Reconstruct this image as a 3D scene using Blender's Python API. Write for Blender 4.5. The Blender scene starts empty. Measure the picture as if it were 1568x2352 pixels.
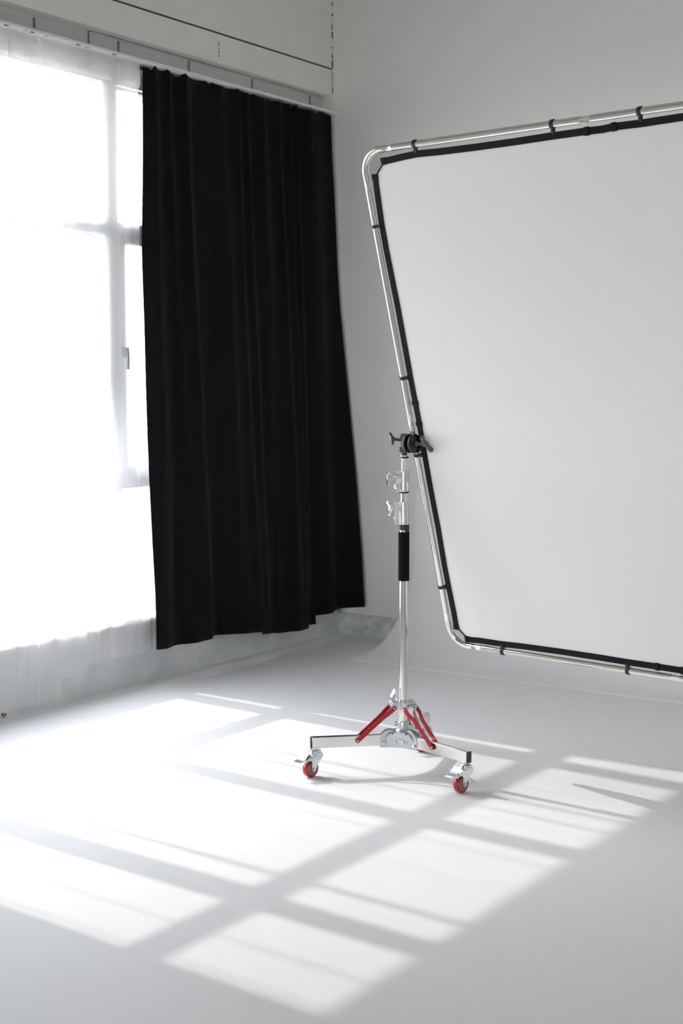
import bpy, bmesh, math, random
from mathutils import Vector as V, Matrix
from mathutils import noise as mnoise
sc = bpy.context.scene
COL = sc.collection
PI = math.pi

# ------------------------------------------------------------------ camera
cd = bpy.data.cameras.new('camera'); cam = bpy.data.objects.new('camera', cd); COL.objects.link(cam)
cd.sensor_fit = 'VERTICAL'; cd.sensor_height = 36.0; cd.sensor_width = 24.0
cd.lens = 50.0
cd.clip_start = .05; cd.clip_end = 500
cam.location = (5.45, 0, 1.7)
PITCH = math.atan(296 / 3267)
cam.rotation_euler = (PI / 2 - PITCH, 0, math.radians(34.4))
cd.dof.use_dof = True; cd.dof.focus_distance = 6.15; cd.dof.aperture_fstop = 3.2
sc.camera = cam

# ------------------------------------------------------------------ world: bright hazy sky
SKY = 19.0
wd = bpy.data.worlds.new('sky'); sc.world = wd; wd.use_nodes = True
nt = wd.node_tree; nt.nodes.clear()
o = nt.nodes.new('ShaderNodeOutputWorld'); bg = nt.nodes.new('ShaderNodeBackground')
tc = nt.nodes.new('ShaderNodeTexCoord'); sp = nt.nodes.new('ShaderNodeSeparateXYZ'); rp = nt.nodes.new('ShaderNodeValToRGB')
nt.links.new(tc.outputs['Generated'], sp.inputs[0]); nt.links.new(sp.outputs['Z'], rp.inputs[0])
# wide glow round the sun, added to lift the shade between sun patches
SUND = V((1, -.055, -.92)).normalized()
AUR = 9.5
dt = nt.nodes.new('ShaderNodeVectorMath'); dt.operation = 'DOT_PRODUCT'; dt.inputs[1].default_value = tuple(-SUND)
mxm = nt.nodes.new('ShaderNodeMath'); mxm.operation = 'MAXIMUM'; mxm.inputs[1].default_value = 0
pw = nt.nodes.new('ShaderNodeMath'); pw.operation = 'POWER'; pw.inputs[1].default_value = 7
nt.links.new(tc.outputs['Generated'], dt.inputs[0]); nt.links.new(dt.outputs['Value'], mxm.inputs[0]); nt.links.new(mxm.outputs[0], pw.inputs[0])
vs_ = nt.nodes.new('ShaderNodeVectorMath'); vs_.operation = 'SCALE'; vs_.inputs[0].default_value = (AUR / SKY, AUR / SKY * .985, AUR / SKY * .96)
nt.links.new(pw.outputs[0], vs_.inputs['Scale'])
ad = nt.nodes.new('ShaderNodeVectorMath'); ad.operation = 'ADD'
nt.links.new(rp.outputs[0], ad.inputs[0]); nt.links.new(vs_.outputs[0], ad.inputs[1])
nt.links.new(ad.outputs[0], bg.inputs[0]); nt.links.new(bg.outputs[0], o.inputs[0])
e = rp.color_ramp.elements
e[0].position = 0; e[0].color = (1, 1, 1, 1)
e[1].position = 1; e[1].color = (.20, .24, .30, 1)
for p, c in ((.12, (.95, .96, .98, 1)), (.19, (.30, .33, .38, 1))):
    q = e.new(p); q.color = c
bg.inputs[1].default_value = SKY

# ------------------------------------------------------------------ sun (low haze, 42.6 degrees up, square on to the window wall)
ld = bpy.data.lights.new('sun', 'SUN'); sun = bpy.data.objects.new('sun', ld); COL.objects.link(sun)
SUND = V((1, -.055, -.92)).normalized()
sun.rotation_euler = SUND.to_track_quat('-Z', 'Y').to_euler()
ld.energy = 3.8; ld.angle = math.radians(.75); ld.color = (1, .975, .94)
sun.location = (-6, 5, 6)

# portal guides sampling of the sky through the window opening
def portal(name, x, y0, y1, z0, z1):
    a = bpy.data.lights.new(name, 'AREA'); a.shape = 'RECTANGLE'; a.size = z1 - z0; a.size_y = y1 - y0
    ob = bpy.data.objects.new(name, a); COL.objects.link(ob)
    ob.location = (x, (y0 + y1) / 2, (z0 + z1) / 2)
    ob.rotation_euler = V((1, 0, 0)).to_track_quat('-Z', 'Y').to_euler()
    ob.rotation_euler = (0, -PI / 2, 0)
    a.cycles.is_portal = True
    return ob
portal('sky_portal', -.31, 3.16, 7.0, .36, 3.32)
pr = portal('sky_portal_rear', 0, 2.2, 7.2, 1.0, 3.2)  # portal for the added fill window
pr.location = (5.0, -6.42, 2.1); pr.rotation_euler = (PI / 2, 0, 0); pr.data.size = 4.0; pr.data.size_y = 2.2

sc.view_settings.view_transform = 'Standard'; sc.view_settings.look = 'None'
sc.view_settings.exposure = 0.05; sc.view_settings.gamma = 1.0; sc.view_settings.use_curve_mapping = False
cy = sc.cycles
cy.max_bounces = 12; cy.diffuse_bounces = 8; cy.glossy_bounces = 6; cy.transmission_bounces = 10
cy.transparent_max_bounces = 32; cy.sample_clamp_indirect = 6.0; cy.caustics_reflective = False; cy.caustics_refractive = False

# ------------------------------------------------------------------ materials
def newmat(name):
    m = bpy.data.materials.new(name); m.use_nodes = True
    return m, m.node_tree, m.node_tree.nodes['Principled BSDF']

def pmat(name, col, rough=.5, metal=0., spec=.5, bump=0., bscale=40, var=0., vscale=3., col2=None, coat=0., sheen=0.):
    m, t, b = newmat(name)
    b.inputs['Base Color'].default_value = (*col, 1); b.inputs['Roughness'].default_value = rough
    b.inputs['Metallic'].default_value = metal; b.inputs['Specular IOR Level'].default_value = spec
    b.inputs['Coat Weight'].default_value = coat
    b.inputs['Sheen Weight'].default_value = sheen
    tcn = t.nodes.new('ShaderNodeTexCoord')
    if col2 is not None or var:
        n = t.nodes.new('ShaderNodeTexNoise'); n.inputs['Scale'].default_value = vscale; n.inputs['Detail'].default_value = 5
        t.links.new(tcn.outputs['Object'], n.inputs['Vector'])
        r = t.nodes.new('ShaderNodeValToRGB'); r.color_ramp.elements[0].position = .38; r.color_ramp.elements[1].position = .64
        c2 = col2 if col2 is not None else tuple(min(1, k * (1 - var)) for k in col)
        r.color_ramp.elements[0].color = (*c2, 1); r.color_ramp.elements[1].color = (*col, 1)
        t.links.new(n.outputs['Fac'], r.inputs[0]); t.links.new(r.outputs[0], b.inputs['Base Color'])
    if bump:
        n2 = t.nodes.new('ShaderNodeTexNoise'); n2.inputs['Scale'].default_value = bscale; n2.inputs['Detail'].default_value = 6
        t.links.new(tcn.outputs['Object'], n2.inputs['Vector'])
        bp = t.nodes.new('ShaderNodeBump'); bp.inputs['Strength'].default_value = bump; bp.inputs['Distance'].default_value = .01
        t.links.new(n2.outputs['Fac'], bp.inputs['Height']); t.links.new(bp.outputs[0], b.inputs['Normal'])
    return m

WHITE = (.80, .80, .795)
M = {}
M['wall'] = pmat('white_wall_paint', (.82, .80, .77), .85, spec=.2, bump=.05, bscale=25, var=.015)
M['greywall'] = pmat('grey_wall_paint', (.42, .415, .40), .85, spec=.2, var=.03)
M['beam'] = pmat('beam_plaster', (.89, .87, .84), .85, spec=.2, bump=.15, bscale=14, col2=(.85, .83, .79), vscale=4)
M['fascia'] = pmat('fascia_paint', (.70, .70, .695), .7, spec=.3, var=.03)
M['track'] = pmat('white_track_paint', (.84, .84, .83), .45)
M['floor'] = pmat('white_floor_paint', (.865, .858, .845), .6, spec=.32, bump=.015, bscale=18, var=.012, vscale=1.2)
M['cove'] = pmat('cove_paint', (.90, .895, .885), .75, spec=.25, var=.01)
M['plinth'] = pmat('grimy_base_plaster', (.78, .79, .79), .9, spec=.15, bump=.25, bscale=12, col2=(.66, .695, .705), vscale=5)
M['plinthb'] = pmat('stained_base_plaster', (.74, .75, .745), .9, spec=.15, bump=.4, bscale=16, col2=(.50, .54, .545), vscale=14)
M['sill'] = pmat('sill_stone', (.74, .70, .68), .7, col2=(.58, .47, .43), vscale=8)
M['vinyl'] = pmat('white_vinyl', (.90, .905, .91), .35)
M['gasket'] = pmat('grey_gasket', (.50, .51, .52), .6)
M['bracket'] = pmat('galvanised_strap', (.20, .28, .31), .4, metal=.5)
M['crack'] = pmat('dark_gap', (.07, .085, .08), .9)
M['stain'] = pmat('chipped_plaster', (.10, .10, .085), .95, col2=(.05, .05, .045), vscale=80)
M['yellow'] = pmat('dried_filler', (.40, .38, .30), .9, var=.3, vscale=60)
M['black_cloth'] = pmat('black_cloth', (.0058, .0060, .0066), .92, spec=.12, bump=.06, bscale=300, sheen=.03)
M['nickel'] = pmat('polished_nickel', (.84, .81, .765), .10, metal=1, var=.02, vscale=30)
M['nickel2'] = pmat('satin_nickel_legs', (.80, .775, .735), .20, metal=1, var=.02, vscale=20)
M['cast'] = pmat('silver_cast_alloy', (.60, .62, .635), .34, metal=.75, spec=.5, bump=.04, bscale=200)
M['zinc'] = pmat('bright_zinc', (.72, .78, .80), .22, metal=.9, var=.05, vscale=40)
M['chrome'] = pmat('chrome', (.88, .88, .90), .08, metal=1)
M['pedal'] = pmat('plated_steel', (.62, .64, .68), .30, metal=.8)
M['red'] = pmat('red_anodised', (.38, .007, .018), .30, metal=.35, spec=.5, coat=.2)
M['redrub'] = pmat('red_polyurethane', (.36, .012, .022), .28, spec=.5, coat=.3)
M['tan'] = pmat('tan_hub_plastic', (.36, .31, .23), .4)
M['olive'] = pmat('dark_hub_groove', (.07, .065, .035), .5)
M['blackp'] = pmat('black_plastic', (.018, .018, .02), .45)
M['capp'] = pmat('dark_end_cap', (.03, .024, .035), .3)
M['foam'] = pmat('black_foam_grip', (.008, .008, .008), .95, spec=.1, bump=.1, bscale=400)
M['grey_cast'] = pmat('graphite_cast_metal', (.085, .09, .095), .42, metal=.3)
M['blackm'] = pmat('black_disc_metal', (.006, .007, .006), .30, spec=.5)
M['web'] = pmat('black_webbing', (.009, .009, .011), .8, spec=.2, bump=.1, bscale=500)
M['concrete'] = pmat('outdoor_paving', (.45, .44, .42), .9, var=.1, vscale=.6)

def cloth(name, col, trans, opac, rough=.9):
    """thin cloth: transparent weave gaps + translucent / diffuse threads"""
    m, t, b = newmat(name); t.nodes.remove(b)
    out = t.nodes['Material Output']
    d = t.nodes.new('ShaderNodeBsdfDiffuse'); tr = t.nodes.new('ShaderNodeBsdfTranslucent')
    d.inputs['Color'].default_value = (*col, 1); tr.inputs['Color'].default_value = (*col, 1)
    mx = t.nodes.new('ShaderNodeMixShader'); mx.inputs[0].default_value = trans
    t.links.new(d.outputs[0], mx.inputs[1]); t.links.new(tr.outputs[0], mx.inputs[2])
    tcn = t.nodes.new('ShaderNodeTexCoord'); n = t.nodes.new('ShaderNodeTexNoise'); n.inputs['Scale'].default_value = 3
    t.links.new(tcn.outputs['Object'], n.inputs['Vector'])
    rr = t.nodes.new('ShaderNodeMapRange'); rr.inputs['To Min'].default_value = opac * .93; rr.inputs['To Max'].default_value = min(1, opac * 1.07)
    t.links.new(n.outputs['Fac'], rr.inputs['Value'])
    if opac < 1:
        tp = t.nodes.new('ShaderNodeBsdfTransparent'); m2 = t.nodes.new('ShaderNodeMixShader')
        t.links.new(rr.outputs[0], m2.inputs[0])
        t.links.new(tp.outputs[0], m2.inputs[1]); t.links.new(mx.outputs[0], m2.inputs[2])
        t.links.new(m2.outputs[0], out.inputs[0])
    else:
        t.links.new(mx.outputs[0], out.inputs[0])
    return m
M['sheer'] = cloth('sheer_voile', (.95, .95, .95), .42, .50)
M['sheerhead'] = cloth('doubled_voile_heading', (.93, .92, .89), .62, .72)
M['scrim'] = cloth('white_diffusion_fabric', (.94, .93, .915), .42, 1.0)

m, t, b = newmat('window_glass'); t.nodes.remove(b)
tp = t.nodes.new('ShaderNodeBsdfTransparent'); tp.inputs[0].default_value = (.965, .965, .968, 1)
gl = t.nodes.new('ShaderNodeBsdfGlossy'); gl.inputs['Roughness'].default_value = .02
fr = t.nodes.new('ShaderNodeFresnel'); fr.inputs[0].default_value = 1.45
mx = t.nodes.new('ShaderNodeMixShader')
ge = t.nodes.new('ShaderNodeNewGeometry'); inv = t.nodes.new('ShaderNodeMath'); inv.operation = 'SUBTRACT'; inv.inputs[0].default_value = 1
mu = t.nodes.new('ShaderNodeMath'); mu.operation = 'MULTIPLY'
t.links.new(ge.outputs['Backfacing'], inv.inputs[1]); t.links.new(inv.outputs[0], mu.inputs[0]); t.links.new(fr.outputs[0], mu.inputs[1])
t.links.new(mu.outputs[0], mx.inputs[0]); t.links.new(tp.outputs[0], mx.inputs[1]); t.links.new(gl.outputs[0], mx.inputs[2])
t.links.new(mx.outputs[0], t.nodes['Material Output'].inputs[0])
M['glass'] = m

# ------------------------------------------------------------------ mesh builder
class MB:
    def __init__(s): s.v = []; s.f = []
    def add(s, vs, fs):
        k = len(s.v); s.v += [V(p) for p in vs]; s.f += [tuple(k + i for i in f) for f in fs]; return s
    def box(s, a, b, mat=None):
        x0, y0, z0 = a; x1, y1, z1 = b
        p = [V(q) for q in ((x0, y0, z0), (x1, y0, z0), (x1, y1, z0), (x0, y1, z0), (x0, y0, z1), (x1, y0, z1), (x1, y1, z1), (x0, y1, z1))]
        if mat: p = [mat @ q for q in p]
        return s.add(p, [(3, 2, 1, 0), (4, 5, 6, 7), (0, 1, 5, 4), (1, 2, 6, 5), (2, 3, 7, 6), (3, 0, 4, 7)])
    def lathe(s, prof, mat=None, seg=28, cap=True):
        """prof: list of (radius, height) about local z"""
        vs = []; fs = []; n = len(prof)
        for r, h in prof:
            for i in range(seg):
                a = 2 * PI * i / seg; q = V((r * math.cos(a), r * math.sin(a), h)); vs.append(mat @ q if mat else q)
        for j in range(n - 1):
            for i in range(seg):
                k = (i + 1) % seg
                fs.append((j * seg + i, j * seg + k, (j + 1) * seg + k, (j + 1) * seg + i))
        if cap:
            fs.append(tuple(range(seg - 1, -1, -1))); fs.append(tuple((n - 1) * seg + i for i in range(seg)))
        return s.add(vs, fs)
    def cyl(s, p0, p1, r, r2=None, seg=24, ch=0):
        p0 = V(p0); p1 = V(p1); d = p1 - p0; L = d.length
        mt = Matrix.Translation(p0) @ d.to_track_quat('Z', 'Y').to_matrix().to_4x4()
        r2 = r if r2 is None else r2
        pr = [(r - ch, 0), (r, ch), (r2, L - ch), (r2 - ch, L)] if ch else [(r, 0), (r2, L)]
        return s.lathe(pr, mt, seg)
    def tube(s, pts, r, seg=20, cap=True):
        pts = [V(p) for p in pts]; n = len(pts); rings = []
        t0 = (pts[1] - pts[0]).normalized(); up = t0.orthogonal().normalized()
        for i, p in enumerate(pts):
            tg = (pts[min(i + 1, n - 1)] - pts[max(i - 1, 0)]).normalized()
            up = (up - tg * up.dot(tg)).normalized(); sd = tg.cross(up)
            rr = r[i] if isinstance(r, (list, tuple)) else r
            rings.append([p + (up * math.cos(2 * PI * k / seg) + sd * math.sin(2 * PI * k / seg)) * rr for k in range(seg)])
        vs = [q for rg in rings for q in rg]; fs = []
        for j in range(n - 1):
            for i in range(seg):
                k = (i + 1) % seg
                fs.append((j * seg + i, j * seg + k, (j + 1) * seg + k, (j + 1) * seg + i))
        if cap:
            fs.append(tuple(range(seg - 1, -1, -1))); fs.append(tuple((n - 1) * seg + i for i in range(seg)))
        return s.add(vs, fs)
    def strip(s, pts, wdir, w, t):
        """rectangular bar swept along pts; wdir = width direction(s), t = thickness across"""
        pts = [V(p) for p in pts]; n = len(pts); vs = []; fs = []
        for i, p in enumerate(pts):
            tg = (pts[min(i + 1, n - 1)] - pts[max(i - 1, 0)]).normalized()
            wd_ = V(wdir[i] if isinstance(wdir, list) else wdir); wd_ = (wd_ - tg * wd_.dot(tg)).normalized()
            td = tg.cross(wd_)
            ww = w[i] if isinstance(w, list) else w; tt = t[i] if isinstance(t, list) else t
            vs += [p - wd_ * ww / 2 - td * tt / 2, p + wd_ * ww / 2 - td * tt / 2, p + wd_ * ww / 2 + td * tt / 2, p - wd_ * ww / 2 + td * tt / 2]
        for j in range(n - 1):
            for i in range(4):
                k = (i + 1) % 4
                fs.append((j * 4 + i, j * 4 + k, (j + 1) * 4 + k, (j + 1) * 4 + i))
        fs.append((3, 2, 1, 0)); fs.append(tuple((n - 1) * 4 + i for i in range(4)))
        return s.add(vs, fs)
    def prism(s, poly, ax, ay, az, org, h0, h1):
        """poly in (ax, ay) plane through org, extruded along az from h0 to h1"""
        ax, ay, az, org = V(ax), V(ay), V(az), V(org); n = len(poly)
        vs = [org + ax * a + ay * b_ + az * h0 for a, b_ in poly] + [org + ax * a + ay * b_ + az * h1 for a, b_ in poly]
        fs = [tuple(range(n - 1, -1, -1)), tuple(range(n, 2 * n))] + [(i, (i + 1) % n, n + (i + 1) % n, n + i) for i in range(n)]
        return s.add(vs, fs)

ORG = {}
def tag(ob, label=None, cat=None, group=None, kind=None):
    if label: ob['label'] = label
    if cat: ob['category'] = cat
    if group: ob['group'] = group
    if kind: ob['kind'] = kind
    return ob

def build(mb, name, mat, parent=None, label=None, cat=None, kind=None, bevel=0, smooth=35, origin=None, group=None):
    org = ORG[parent.name] if parent is not None else V(origin) if origin is not None else V((0, 0, 0))
    me = bpy.data.meshes.new(name)
    me.from_pydata([tuple(p - org) for p in mb.v], [], mb.f)
    bm = bmesh.new(); bm.from_mesh(me); bmesh.ops.recalc_face_normals(bm, faces=bm.faces); bm.to_mesh(me); bm.free()
    me.materials.append(M[mat] if isinstance(mat, str) else mat)
    if smooth:
        for p in me.polygons: p.use_smooth = True
        me.set_sharp_from_angle(angle=math.radians(smooth))
    ob = bpy.data.objects.new(name, me); COL.objects.link(ob)
    if parent is not None: ob.parent = parent
    else: ob.location = org
    ORG[ob.name] = org
    if bevel:
        md = ob.modifiers.new('bevel', 'BEVEL'); md.width = bevel; md.segments = 2; md.limit_method = 'ANGLE'; md.angle_limit = math.radians(40)
        md.harden_normals = False
    tag(ob, label, cat, group, kind)
    return ob

def thing(name, label, cat, loc, group=None, kind=None):
    ob = bpy.data.objects.new(name, None); COL.objects.link(ob); ob.location = loc; ob.empty_display_size = .1
    ORG[ob.name] = V(loc)
    return tag(ob, label, cat, group, kind)

def struct(mb, name, mat, label, cat, **k):
    return build(mb, name, mat, None, label, cat, 'structure', **k)

# ================================================================== ROOM
YB = 7.94      # back wall
XR = 9.2; YF = -6.2; ZC = 4.75
struct(MB().box((-.30, YF - .2, -.12), (XR + .2, YB + .3, 0)), 'floor', 'floor', 'smooth white painted studio floor striped by window sunlight', 'floor', smooth=0)
struct(MB().box((-.36, YF - .2, ZC), (XR + .2, YB + .3, ZC + .15)), 'ceiling', 'greywall', 'grey studio ceiling above the picture', 'ceiling', smooth=0)
struct(MB().box((-.30, YB, 0), (XR + .2, YB + .2, ZC)), 'wall_back', 'wall', 'plain pale grey-white wall behind the scrim frame', 'wall', smooth=0)
struct(MB().box((XR, YF, 0), (XR + .2, YB, ZC)), 'wall_right', 'wall', 'white wall on the far right of the studio', 'wall', smooth=0)
FX0, FX1 = 3.0, 7.0  # opening for the added fill window
struct(MB().box((-.30, YF - .2, 0), (XR + .2, YF, 1.0)).box((-.30, YF - .2, 3.2), (XR + .2, YF, ZC)).box((-.30, YF - .2, 1.0), (FX0, YF, 3.2)).box((FX1, YF - .2, 1.0), (XR + .2, YF, 3.2)), 'wall_front', 'greywall', 'grey wall behind the viewer', 'wall', smooth=0)

WY0, WY1, WZ0, WZ1 = 3.16, 6.98, .352, 3.325
RY0, RY1 = 1.0, 1.0
w = MB()
w.box((-.30, YF, 3.325), (-.17, YB, 3.62))                # lintel
w.box((-.30, YF, 3.60), (-.06, YB, 3.768))                # beam band
w.box((-.30, YF, 3.780), (-.062, YB, ZC))                 # wall above the groove
w.box((-.30, YF, 3.765), (-.085, YB, 3.783))
w.box((-.30, WY1, .352), (-.09, YB, 3.33))
w.box((-.30, RY1, .352), (-.09, WY0, 3.33))
w.box((-.30, YF, .352), (-.09, RY0, 3.33))
wl_ = struct(w, 'wall_left', 'beam', 'window wall with a deep painted beam above the curtain track', 'wall', smooth=0)
g = MB().box((-.075, 1.5, 3.7685), (-.0615, YB - .002, 3.7795))  # dark strip laid into the recess along the beam
build(g, 'groove', 'crack', wl_, 'thin dark green-grey line along the beam', smooth=0)
# hairline cracks where the beam meets the back wall
random.seed(5)
cr = MB()
z = 3.62
while z < 4.3:
    L = random.uniform(.008, .05)
    cr.box((-.0615 + random.uniform(-.004, .0), YB - .004, z), (-.0575 + random.uniform(0, .004), YB - .0005, z + L)); z += L + random.uniform(.008, .06)
for k in range(9):
    zz = random.uniform(3.64, 3.72); yy = random.uniform(-.008, .006)
    cr.box((-.0595 + yy, YB - .004, zz), (-.0560 + yy, YB - .0005, zz + random.uniform(.004, .012)))
build(cr, 'plaster_crack', 'crack', wl_, 'broken dark crack in the corner beside the beam', smooth=0)
cr = MB()
for k in range(5):
    zz = 3.50 + k * .02; cr.box((-.1712, YB - .006, zz), (-.166, YB - .001, zz + random.uniform(.008, .018)))
build(cr, 'plaster_crack', 'crack', wl_, smooth=0)

cr = MB()
for zz, hh in ((3.635, .012), (3.655, .018), (3.68, .010), (3.70, .022)):
    cr.box((-.0602, 6.752, zz), (-.0590, 6.758, zz + hh))
build(cr, 'plaster_crack', 'crack', wl_, smooth=0)
# lower wall strips
bl = MB(); nseg = 90
prof = lambda y, k: .004 * mnoise.noise(V((y * 3, k, 0))) + .003 * mnoise.noise(V((y * 9, k, 3)))
vs = []; fs = []
ys = [1.5 + (YB + .01 - 1.5) * i / nseg for i in range(nseg + 1)]
for y in ys:
    vs += [V((.004 + prof(y, 1), y, 0)), V((.0 + prof(y, 2), y, .05)), V((-.001 + prof(y, 4), y, .14)), V((-.002 + prof(y, 3), y, .335)), V((-.012, y, .352)), V((-.30, y, .352))]
for i in range(nseg):
    for j in range(5):
        fs.append((i * 6 + j, (i + 1) * 6 + j, (i + 1) * 6 + j + 1, i * 6 + j + 1))
bl.add(vs, fs); bl.box((-.30, YF, 0), (-.012, 1.52, .352)); bl.box((-.30, 1.5, 0), (-.02, YB, .345))
blo = struct(bl, 'baseboard_left', 'plinth', 'stained blue-grey plaster strip under the window', 'wall base', smooth=50)
# chipped spot at the foot of the wall
random.seed(9); ch = MB()
for k, (dy, dz, s1, s2) in enumerate([(-.02, .022, .008, .007), (-.004, .021, .004, .004), (.001, .014, .005, .006), (-.006, .012, .006, .003), (-.021, .011, .007, .003), (-.008, .004, .005, .003), (-.017, .0025, .006, .0018)]):
    ch.lathe([(1, 0), (.7, .3)], Matrix.Translation((.0075, 4.917 + dy, dz)) @ Matrix.Rotation(PI / 2, 4, 'Y') @ Matrix.Diagonal((s2, s1, .004, 1)), seg=7)
build(ch, 'chipped_spot', 'stain', blo, 'small cluster of dark chips at floor level', smooth=0)
# sill
sl = MB().box((-.16, WY0 - .03, .352), (.028, WY1 + .02, .380))
slo = struct(sl, 'trim_1', 'sill', 'worn window ledge with brick-red stains behind the sheer', 'windowsill', bevel=.004, smooth=0)
# back wall base band, only left of the cove
bb = MB(); vs = []; fs = []; n = 60
for i in range(n + 1):
    x = -.02 + .70 * i / n
    vs += [V((x, YB - .016 + prof(x * 3, 7), 0)), V((x, YB - .012 + prof(x * 3, 8), .06)), V((x, YB - .012 + prof(x * 4, 9), .135 + .010 * mnoise.noise(V((x * 14, 2, 2))) + .006 * mnoise.noise(V((x * 40, 2, 2))))), V((x, YB + .01, .146))]
for i in range(n):
    for j in range(3): fs.append((i * 4 + j, (i + 1) * 4 + j, (i + 1) * 4 + j + 1, i * 4 + j + 1))
bb.add(vs, fs)
bbo = struct(bb, 'baseboard_back', 'plinthb', 'blotchy grey band at the foot of the back wall', 'wall base', smooth=50)
st = MB().lathe([(.004, 0), (.011, .004), (.009, .012), (.003, .016)], Matrix.Translation((.012, YB - .028, .150)) @ Matrix.Rotation(.5, 4, 'X') @ Matrix.Diagonal((1.1, 1, 1.9, 1)), seg=9)
build(st, 'dried_filler', 'yellow', bbo, 'small yellowish lump stuck in the corner', smooth=30)

# cyclorama cove
R = .64; cv = MB(); prof_ = []
YS = YB - R
prof_.append((YS - .12, .0015))
for i in range(21):
    a = PI / 2 * i / 20; prof_.append((YS + R * math.sin(a) - .004, .004 + R * (1 - math.cos(a))))
prof_.append((YB + .0006, R + .42)); prof_.append((YB + .01, R + .421)); prof_.append((YB + .01, -.02)); prof_.append((YS - .12, -.02))
cv.prism(prof_, (0, 1, 0), (0, 0, 1), (1, 0, 0), (0, 0, 0), .600, XR)
struct(cv, 'wall_cove', 'cove', 'white curved cyclorama cove joining floor and back wall', 'cove', smooth=40)

# fascia boards with straps, curtain track ledge
fa = thing('trim_2', 'shaded grey fascia board with metal straps under the beam', 'fascia', (-.17, 5, 3.5), kind='structure')
build(MB().box((-.170, YF + 1, 3.478), (-.148, 5.7455, 3.604)), 'board', 'fascia', fa, smooth=0)
build(MB().box((-.170, 5.752, 3.478), (-.136, YB, 3.588)).box((-.17, 5.752, 3.588), (-.128, YB, 3.5945)), 'board', 'fascia', fa, smooth=0)
build(MB().box((-.170, 5.9, 3.5945), (-.138, 6.95, 3.6005)), 'gap', 'crack', fa, 'thin dark gap above the fascia', smooth=0)
build(MB().box((-.170, 5.7455, 3.490), (-.1475, 5.752, 3.590)), 'gap', 'crack', fa, 'dark butt joint between the two boards', smooth=0)
for y in (4.75, 5.352, 5.97, 6.567, 7.17, 7.788):
    x = -.148 if y < 5.75 else -.136
    build(MB().box((x - .001, y - .008, 3.49), (x + .004, y + .008, 3.588)), 'strap', 'bracket', fa, smooth=0, bevel=.001)
    build(MB().cyl((x + .004, y, 3.535), (x + .007, y, 3.535), .004, seg=10), 'screw', 'zinc', fa)
tr = thing('trim_3', 'white curtain track ledge running under the fascia', 'curtain track', (-.1, 5, 3.48), kind='structure')
build(MB().box((-.168, YF + 1, 3.478), (-.026, YB - .001, 3.493)), 'ledge', 'track', tr, smooth=0, bevel=.001)
for k, y in enumerate((5.06, 5.19, 5.235, 5.33, 5.56, 5.63, 5.83)):
    build(MB().box((-.044, y - .012, 3.4755), (-.034, y + .014, 3.4785)), 'glider', 'gasket' if k % 2 else 'blackp', tr, smooth=0)

# ------------------------------------------------------------------ windows
def window(name, y0, y1, ms, label, rows=(1.115, 2.515), handle=True):
    wn = thing(name, label, 'window', (-.14, (y0 + y1) / 2, WZ0), kind='structure')
    xa, xb = -.185, -.095; z0, z1 = WZ0 + .002, 3.45
    f = MB()
    f.box((xa, y0 - .05, WZ0), (xb, y0 + .045, z1)); f.box((xa, y1 - .045, WZ0), (xb, y1 + .05, z1))
    f.box((xa, y0, WZ0), (xb, y1, WZ0 + .06)); f.box((xa, y0, 3.335), (xb, y1, z1))
    build(f, 'frame', 'vinyl', wn, smooth=0, bevel=.003)
    edges = [y0 + .045] + list(ms) + [y1 - .045]
    zr = [WZ0 + .06] + list(rows) + [3.335]
    for my in ms:
        build(MB().box((xa, my - .055, WZ0 + .06), (xb, my + .055, 3.335)), 'mullion', 'vinyl', wn, smooth=0, bevel=.003)
    ys_ = [y0 + .045]
    for my in ms: ys_ += [my - .055, my + .055]
    ys_ += [y1 - .045]
    for c in range(len(ms) + 1):
        a, b_ = ys_[2 * c], ys_[2 * c + 1]
        for zc in rows:
            h = .072 if zc > 2 else .066
            build(MB().box((xa, a, zc - h / 2 + .035), (xb, b_, zc + h / 2 + .035)), 'transom', 'vinyl', wn, smooth=0, bevel=.003)
        for r in range(3):
            za = zr[r] + (.07 if r else 0); zb = zr[r + 1] - (0 if r < 2 else 0)
            za = WZ0 + .06 if r == 0 else zr[r] + .07
            zb = zr[r + 1] if r < 2 else 3.335
            p = build(MB().box((-.143, a - .004, za - .004), (-.137, b_ + .004, zb + .004)), 'pane', 'glass', wn, smooth=0)
            s_ = MB(); e_ = .012
            for q in ((a, za, a + e_, zb), (b_ - e_, za, b_, zb), (a + e_, za, b_ - e_, za + e_), (a + e_, zb - e_, b_ - e_, zb)):
                s_.box((-.150, q[0], q[1]), (-.130, q[2], q[3]))
            build(s_, 'gasket', 'gasket', p, smooth=0)
    return wn
MS = (3.755, 4.80, 5.85)
win = window('window_1', WY0, WY1, MS, 'tall white-framed window glaring behind the sheer curtain')
# opening casement stile beside the second mullion, with its handle
s_ = MB(); a, b_, za, zb = 5.905, 6.80, 1.185, 2.515
s_.box((-.165, a, za), (-.085, a + .045, zb)); s_.box((-.165, b_ - .045, za), (-.085, b_, zb))
s_.box((-.165, a + .045, za), (-.085, b_ - .045, za + .045)); s_.box((-.165, a + .045, zb - .045), (-.085, b_ - .045, zb))
sa = build(s_, 'sash', 'vinyl', win, smooth=0, bevel=.003)
h_ = MB().box((-.085, 5.925, 1.84), (-.070, 5.945, 1.90)).strip([(-.066, 5.935, 1.90), (-.060, 5.935, 1.84), (-.062, 5.935, 1.775)], (0, 1, 0), .018, .012)
build(h_, 'handle', 'gasket', sa, 'small grey window handle', bevel=.002)
s_ = MB(); a, b_ = 3.82, 4.74
s_.box((-.165, 3.81, za), (-.085, 3.845, zb))
build(s_, 'sash', 'vinyl', win, smooth=0, bevel=.003)
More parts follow.
